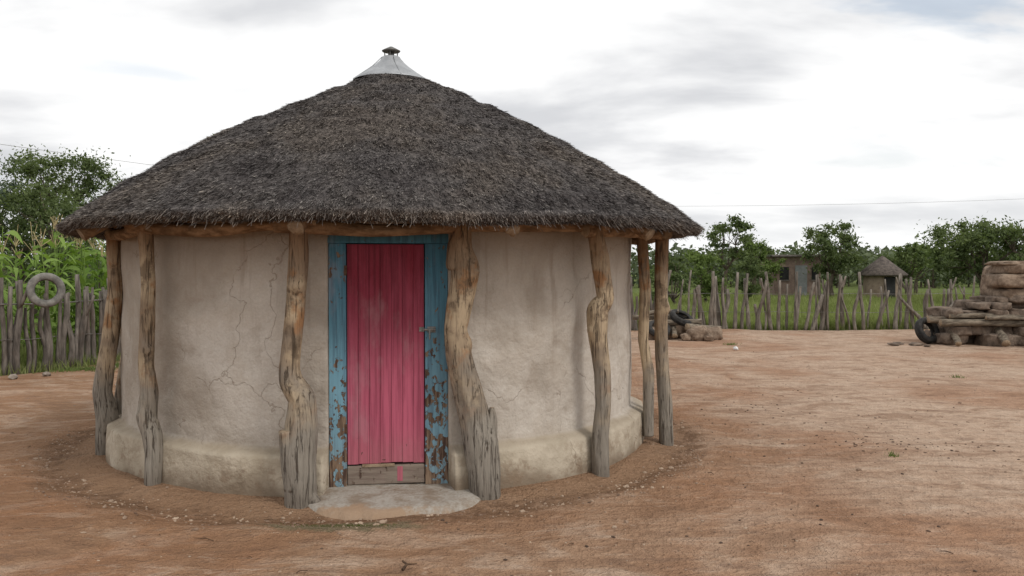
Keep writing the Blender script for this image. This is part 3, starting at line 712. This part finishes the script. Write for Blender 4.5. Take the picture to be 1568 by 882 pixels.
tree('shade_tree', -12.7, 22.5, 3.9, 3.6, 44, 11000, .055, LF1, 45, .3, .10, .2, .9)
tree('slender_tree', -10.7, 31, 7.0, 1.8, 18, 1100, .06, LF3, 12, .4, .05, .6, .9)
tree('acacia_tree', 12.6, 50, 4.95, 3.5, 32, 2900, .11, LF1, 21, .35, .12, .42, .6)
tree('acacia_tree', 15.7, 53, 3.7, 2.9, 26, 3200, .11, LF3, 22, .25, .10, .2)
tree('acacia_tree', 19.3, 51, 4.95, 4.1, 44, 5600, .11, LF1, 23, .3, .12, .25)
tree('acacia_tree', 26.4, 57, 4.1, 3.2, 26, 3800, .12, LF1, 24, .28, .10, .25)
tree('acacia_tree', 21.9, 39.5, 4.7, 4.9, 75, 13500, .09, LF1, 25, .25, .15, .15)
tree('acacia_tree', 25.4, 42, 4.3, 3.6, 36, 7500, .10, LF1, 26, .28, .13, .2)
tree('acacia_tree', 17.7, 62, 4.2, 3.6, 26, 3800, .13, LF1, 27, .28, .13, .2)
tree('acacia_tree', 29.5, 62, 4.0, 3.4, 26, 3800, .13, LF3, 37, .28, .13, .2)
tree('bush', 9.3, 41, 2.9, 3.0, 26, 5500, .08, LF3, 28, .15, .08, .05)
tree('bush', 12.2, 44, 2.6, 2.6, 22, 4200, .08, LF1, 29, .15, .08, .05)
tree('bush', 23.0, 37, 2.3, 3.0, 24, 5000, .08, LF1, 30, .15, .08, .05)
tree('bush', -9.7, 22, 2.7, 2.6, 24, 6000, .06, LF1, 31, .15, .08, .05)
tree('bush', 7.2, 38, 2.4, 2.6, 22, 4500, .08, LF1, 33, .15, .08, .05)
def far_trees():
    r = np.random.default_rng(4); mb = MB(); C = []
    for k in range(560):
        t = r.uniform(0, 1); x = -95+210*t; y = 78+r.uniform(0, 40)+.05*x; h = 2.6+1.7*(vn(x*.18, 0*x, 4)+.5)+r.uniform(-.5, .6)
        C.append((x, y, h, r.uniform(1.2, 2.6)))
    for (x, y, h, w) in C:
        n = 170; p = r.normal(0, 1, (n, 3)); p /= np.linalg.norm(p, axis=1)[:, None]; p *= (r.uniform(.3, 1, n)**.6)[:, None]
        c = np.stack([x+p[:, 0]*w, y+p[:, 1]*w, h*.55+p[:, 2]*h*.5], 1)
        a = r.normal(0, 1, (n, 3)); a /= np.linalg.norm(a, axis=1)[:, None]; b_ = np.cross(a, r.normal(0, 1, (n, 3))); b_ /= np.linalg.norm(b_, axis=1)[:, None]
        s = r.uniform(.16, .38, n)[:, None]
        mb.add(np.stack([c-a*s, c+b_*s*.6, c+a*s, c-b_*s*.6], 1).reshape(-1, 3), np.arange(n*4).reshape(-1, 4), 1)
        tube(mb, [(x, y, -.1, .1), (x, y, h*.6, .05)], 0, n=5)
    mb.obj('distant_tree_line', [BARK, LFD])
far_trees()
def grass():
    r = np.random.default_rng(6); mb = MB()
    def patch(n, xf, h, w):
        x, y = xf(n); z = ground_h(x, y)-.01; a = r.uniform(0, 6.28, n); t = np.stack([np.cos(a), np.sin(a), 0*a], 1)
        B = np.stack([x, y, z], 1); le = r.normal(0, .28, (n, 3)); le[:, 2] = 1; hh = (h*r.uniform(.45, 1.1, n)*(1+.9*vn(x*.5, y*.5, 3)))[:, None]
        W = (w*r.uniform(.6, 1.3, n))[:, None]
        M_ = B+le*hh*.55; T_ = B+le*hh+r.normal(0, .12, (n, 3))*hh
        V = np.stack([B-t*W, B+t*W, M_+t*W*.6, M_-t*W*.6, T_], 1).reshape(-1, 3); k = (np.arange(n)*5)[:, None]
        base = mb.n; mb.add(V, (k+np.array([[0, 1, 2, 3]]))); mb.F.append(((k+np.array([[3, 2, 4]]))+base, 0))
    def right(n):
        y = 24.1+r.uniform(0, 1, n)**1.6*32; x = r.uniform(-.05, .75, n)*y+r.uniform(-2, 2, n); return x, y
    patch(85000, right, .33, .018)
    def line(n):
        p = np.array(FENCE_L+FENCE_R[1:]); d = np.concatenate([[0], np.cumsum(np.linalg.norm(np.diff(p, axis=0), axis=1))]); t = r.uniform(0, d[-1], n)
        t = t+.8*vn(t*1.1, t*0, 4)
        return np.interp(t, d, p[:, 0])+r.normal(0, .12, n), np.interp(t, d, p[:, 1])+np.abs(r.normal(.1, .22, n))
    patch(24000, line, .26, .010)
    def left(n):
        t = r.uniform(0, 1, n); x = -22+18*t; y = np.interp(x, [p[0] for p in FENCE_L], [p[1] for p in FENCE_L])+.4+r.uniform(0, 1, n)**1.5*14; return x, y
    patch(24000, left, .45, .014)
    mb.obj('grass', m_leaf('grass_blade', (.14, .175, .055), (.31, .34, .15), .3, .5))
grass()
tufts('weeds', [(-7.2, 14.1), (-6.9, 14.6), (3.35, 7.45), (6.9, 13.1), (-6.6, 15.2), (4.9, 19.0)], [(.6, .25), (.4, .3), (.04, .04), (.1, .06), (.5, .5), (.2, .1)], [700, 500, 26, 30, 700, 100], .07, .006, LF3, 9)
def maize():
    r = np.random.default_rng(15); mb = MB()
    for k in range(190):
        x = r.uniform(-15.5, -5.6); yl = np.interp(x, [p[0] for p in FENCE_L], [p[1] for p in FENCE_L]); y = yl+.7+r.uniform(0, 5.0)
        h = r.uniform(1.9, 2.5)*(1 if x < -7.3 else .88); lx, ly = r.normal(0, .08, 2)
        tube(mb, [(x, y, -.05, .016), (x+lx*.5, y+ly*.5, h*.5, .013), (x+lx, y+ly, h, .006)], 0, n=5)
        for j in range(11):
            z = h*(.18+.075*j); a = j*math.pi+r.normal(0, .5)+k; Lf = r.uniform(.5, .85)*(1-.025*j); d = np.array([math.cos(a), math.sin(a), 0]); t = np.array([-d[1], d[0], 0])
            s = np.linspace(0, 1, 7); up = r.uniform(.35, .75); dr = r.uniform(.5, 1.0)
            c = np.array([x+lx*z/h, y+ly*z/h, z])+d*(s*Lf*.8)[:, None]+np.array([0, 0, 1.])*(up*Lf*s-dr*Lf*s**2.3)[:, None]
            w_ = .042*np.sin(np.pi*np.clip(s*.86+.12, 0, 1))**.7; tt = t+np.array([0, 0, .4])*r.normal()
            V = np.concatenate([c-tt*w_[:, None], c+tt*w_[:, None]]); i0 = np.arange(6)
            mb.add(V, np.stack([i0, i0+1, i0+8, i0+7], 1), 0)
        if r.random() < .75:
            for q in range(7):
                d = r.normal(0, .09, 3); tp = np.array([x+lx, y+ly, h]); e = tp+d+np.array([0, 0, .22])
                tube(mb, [(*tp, .005), (*e, .006)], 1, n=4)
    mb.obj('maize_crop', [m_leaf('maize_leaf', (.10, .17, .035), (.29, .40, .12), .35), m_simple('tassel', (.35, .28, .14), (.5, .42, .24), 10)])
maize()

# ------------------------------------------------------------------ distant buildings
BR = m_simple('red_brick_far', (.20, .14, .115), (.30, .22, .18), 4, .9, .01)
GREY = m_simple('roof_sheet_far', (.14, .12, .11), (.24, .21, .19), 3, .7, 0)
DARK = m_simple('dark_opening', (.02, .02, .02), (.04, .04, .04), 3, .9, 0)
BLU2 = m_simple('grey_door', (.20, .21, .21), (.30, .31, .31), 3, .7, 0)
h2 = empty('brick_house', (18, 55, 0)); X1 = (1, 0, 0); Y1 = (0, 1, 0)
def hp(name, boxes, mat, o, par):
    mb = MB()
    for lo, hi in boxes: box(mb, o, X1, Y1, lo, hi)
    return mb.obj(name, mat, parent=par)
o2 = (18, 55, 0)
hp('walls', [((-1.5, -1.6, 0), (1.4, 1.6, 2.55))], BR, o2, h2)
hp('roof', [((-1.75, -1.9, 2.56), (1.65, 1.9, 2.67))], GREY, o2, h2)
hp('door', [((-.2, -1.64, 0), (.55, -1.603, 2.0))], BLU2, o2, h2); hp('window', [((-1.15, -1.64, 1.1), (-.6, -1.603, 1.9)), ((.85, -1.64, 1.1), (1.2, -1.603, 1.9))], DARK, o2, h2)
hp('window_frame', [((-1.2, -1.66, 1.03), (-.55, -1.605, 1.09)), ((.8, -1.66, 1.03), (1.25, -1.605, 1.09))], GREY, o2, h2)
THF = m_simple('old_thatch_far', (.07, .058, .052), (.17, .14, .12), 6, .95, .05)
FARW = m_simple('far_mud_wall', (.20, .15, .11), (.32, .25, .19), 3, .9, .01)
for (x, y, R_, hw) in ((21.8, 50, 1.3, 1.5),):
    e = empty('small_thatched_hut', (x, y, 0)); mb = MB()
    revolve(mb, [(R_*.8, -.1), (R_*.8, 1), (R_*.78, hw)], (x, y, 0), 28); mb.obj('mud_wall', FARW, smooth=True, parent=e)
    mb = MB(); revolve(mb, [(R_*.7, hw-.05), (R_*1.05, hw-.15), (R_*1.08, hw-.05), (R_*.55, hw+.5), (.12, hw+.98), (0, hw+1.05)], (x, y, 0), 36); mb.obj('thatch', THF, smooth=True, parent=e)
    mb = MB(); box(mb, (x, y, 0), X1, Y1, (-.3, -R_*.8-.03, 0), (.3, -R_*.8+.2, 1.3)); mb.obj('door', DARK, parent=e)

pw = [(-26, 25, 7.0), (0, 60, 6.3), (62, 60, 8.3)]
for (x, y, z) in pw:
    e = empty('utility_pole', (x, y, 0)); mb = MB(); tube(mb, [(x, y, -.2, .13), (x, y, z+.3, .09)], n=12, k=6); mb.obj('pole', BARK, smooth=True, parent=e)
    mb = MB(); box(mb, (x, y, 0), X1, Y1, (-.6, -.17, z-.12), (.6, -.095, z-.02)); mb.obj('crossarm', BARK, parent=e)
mb = MB()
for (a, b_) in ((pw[0], pw[1]), (pw[1], pw[2])):
    t = np.linspace(0, 1, 30); a = np.array(a); b_ = np.array(b_); q = a+(b_-a)*t[:, None]; q[:, 2] -= 4*(.35 if b_[0] < 10 else .75)*t*(1-t)
    tube(mb, np.concatenate([q, np.full((30, 1), .008)], 1), n=5)
mb.obj('power_line', MET)

# ------------------------------------------------------------------ small things on the ground
def litter():
    r = np.random.default_rng(8)
    x = r.uniform(-7, 9, 3200); y = 3.2+r.uniform(0, 1, 3200)**1.5*14
    d = np.hypot(x-HC[0], y-HC[1]); k = d > 2.75; x, y = x[k], y[k]
    a = r.uniform(0, 6.28, 2600); rr = r.normal(3.04, .12, 2600)+.2*vn(a*5, a*0, 2); x = np.concatenate([x, HC[0]+rr*np.cos(a)]); y = np.concatenate([y, HC[1]+rr*np.sin(a)])
    n = len(x); s = r.lognormal(math.log(.0050), .55, n); s = np.clip(s, .002, .022)
    S = np.stack([s*r.uniform(.8, 1.4, n), s*r.uniform(.8, 1.3, n), s*r.uniform(.5, .9, n)], 1)
    mb = MB(); rocks(mb, np.stack([x, y, ground_h(x, y)+s*.1], 1), S, 0, 3)
    mb.obj('pebbles', m_simple('pebble', (.17, .105, .07), (.50, .38, .28), 3, .9, 0))
    c = r.normal(0, 1, (150, 2))*np.array([1.1, 1.4])+np.array([3.2, 9.2]); c2 = r.normal(0, 1, (60, 2))*np.array([2.2, .7])+np.array([1.4, 5.2]); c3 = r.normal(0, 1, (80, 2))*np.array([.35, .3])+np.array([3.7, 8.0])
    c = np.concatenate([c, c2, c3]); k = np.hypot(c[:, 0]-HC[0], c[:, 1]-HC[1]) > 2.9; c = c[k]; n = len(c); s = r.uniform(.003, .011, n)
    S = np.stack([s*1.5, s, s*.7], 1); mb = MB(); rocks(mb, np.stack([c[:, 0], c[:, 1], ground_h(c[:, 0], c[:, 1])+s*.3], 1), S, 0, 5)
    mb.obj('animal_droppings', m_simple('dung', (.06, .04, .03), (.15, .10, .07), 3, .9, 0))
    mb = MB()
    for k in range(150):
        x, y = r.uniform(-6, 9), 3.3+r.uniform(0, 1)**1.4*13
        if math.hypot(x-HC[0], y-HC[1]) < 2.85: continue
        a = r.uniform(0, 6.28); L_ = r.uniform(.02, .08)*(1 if k > 8 else 2.0); z = float(ground_h(x, y))+.006; ra = r.uniform(.0015, .0035)
        dx, dy = math.cos(a)*L_, math.sin(a)*L_
        tube(mb, [(x, y, z, ra), (x+dx*.5+r.normal(0, .008), y+dy*.5, z+.008, ra*.9), (x+dx, y+dy, z+.002, ra*.6)], n=5)
    tube(mb, [(-.60, 4.62, .012, .009), (-.58, 4.66, .03, .007), (-.615, 4.74, .02, .006)], n=6); tube(mb, [(-.58, 4.66, .03, .006), (-.53, 4.70, .02, .003)], n=5)
    mb.obj('twigs', m_simple('twig', (.05, .03, .02), (.16, .10, .06), 9, .9, 0))
    C = [(-7.6, 12.9, .04), (-7.3, 13.3, .03), (-6.7, 14.2, .03), (-6.3, 13.0, .03), (-7.9, 12.7, .03), (-5.6, 12.2, .03), (-5.2, 11.5, .04)]
    mb = MB(); rocks(mb, C, [(.1, .07, .05), (.07, .06, .04), (.06, .06, .04), (.12, .07, .03), (.08, .05, .04), (.2, .08, .03), (.1, .07, .05)], 0, 4); mb.obj('stones', STONE)
    mb = MB(); rocks(mb, [(4.62, 17.5, .05)], [(.06, .05, .05)], 0, 2); mb.obj('white_plastic_scrap', m_simple('white_plastic', (.7, .7, .7), (.8, .8, .8), 4, .5, 0))
litter()

# ------------------------------------------------------------------ light, sky
S = Vector((.55, -.50, .85)).normalized()
el = math.asin(S.z); az = math.atan2(S.x, S.y)
sun = bpy.data.lights.new('sun', 'SUN'); sun.energy = 1.4; sun.angle = math.radians(14); sun.color = (1, .965, .91)
so = bpy.data.objects.new('sun', sun); scene.collection.objects.link(so); so.rotation_euler = S.to_track_quat('Z', 'Y').to_euler(); so.location = S*50
w = bpy.data.worlds.new('World'); scene.world = w; w.use_nodes = True; nt = w.node_tree; nt.nodes.clear()
tc = N(nt, 'ShaderNodeTexCoord').outputs['Generated']
sk = N(nt, 'ShaderNodeTexSky', sky_type='NISHITA'); sk.sun_disc = False; sk.sun_elevation = el; sk.sun_rotation = az; sk.air_density = 1.2; sk.dust_density = 2.5
bg1 = N(nt, 'ShaderNodeBackground', {'Color': sk.outputs[0], 'Strength': .15})
sp = N(nt, 'ShaderNodeSeparateXYZ', {'Vector': tc}); zc = mth(nt, 'ADD', mth(nt, 'MAXIMUM', sp.outputs[2], 0.0), .20)
cv0 = N(nt, 'ShaderNodeCombineXYZ', {'X': mth(nt, 'DIVIDE', sp.outputs[0], zc), 'Y': mth(nt, 'DIVIDE', sp.outputs[1], zc), 'Z': 0.0}).outputs[0]
cv = N(nt, 'ShaderNodeMapping', {'Vector': cv0, 'Location': (7.3, 2.4, 0), 'Scale': (1.0, 1.5, 1)}).outputs[0]
na_ = noise(nt, cv, 1.0, 6, .50, .2); nb = noise(nt, cv, 2.6, 5, .55, .2)
grey = mth(nt, 'ADD', mr(nt, na_, .44, .64), mth(nt, 'MULTIPLY', mth(nt, 'SUBTRACT', nb, .5), .8), True)
ccol = mix(nt, grey, (1.05, 1.05, 1.05), (.70, .71, .735))
ccol = mix(nt, mr(nt, sp.outputs[2], .02, .12, .5, 0), ccol, (.97, .98, .98))
bg2 = N(nt, 'ShaderNodeBackground', {'Color': ccol, 'Strength': 1.0})
bx = mth(nt, 'SUBTRACT', sp.outputs[0], .50); bz = mth(nt, 'SUBTRACT', sp.outputs[2], .33); byy = mth(nt, 'MINIMUM', mth(nt, 'MULTIPLY', sp.outputs[1], 10), 0.0)
bd = mth(nt, 'SQRT', mth(nt, 'ADD', mth(nt, 'ADD', mth(nt, 'MULTIPLY', bx, bx), mth(nt, 'MULTIPLY', byy, byy)), mth(nt, 'MULTIPLY', mth(nt, 'MULTIPLY', bz, bz), 3.0)))
hole = mr(nt, mth(nt, 'ADD', bd, mth(nt, 'MULTIPLY', mth(nt, 'SUBTRACT', nb, .5), .5)), .06, .17, .5, 0)
blue = mth(nt, 'MAXIMUM', hole, mr(nt, na_, .26, .36, .25, 0))
mx = N(nt, 'ShaderNodeMixShader', {0: blue, 1: bg2.outputs[0], 2: bg1.outputs[0]})
N(nt, 'ShaderNodeOutputWorld', {'Surface': mx.outputs[0]})
scene.view_settings.view_transform = 'Standard'; scene.view_settings.look = 'None'; scene.view_settings.exposure = 0

cam = bpy.data.cameras.new('camera'); cam.lens = 29.85; cam.sensor_width = 36; cam.clip_end = 4000; cam.clip_start = .05
co_ = bpy.data.objects.new('camera', cam); scene.collection.objects.link(co_); co_.location = (0, 0, 1.65)
co_.rotation_euler = (math.radians(90-1.15), 0, 0); scene.camera = co_
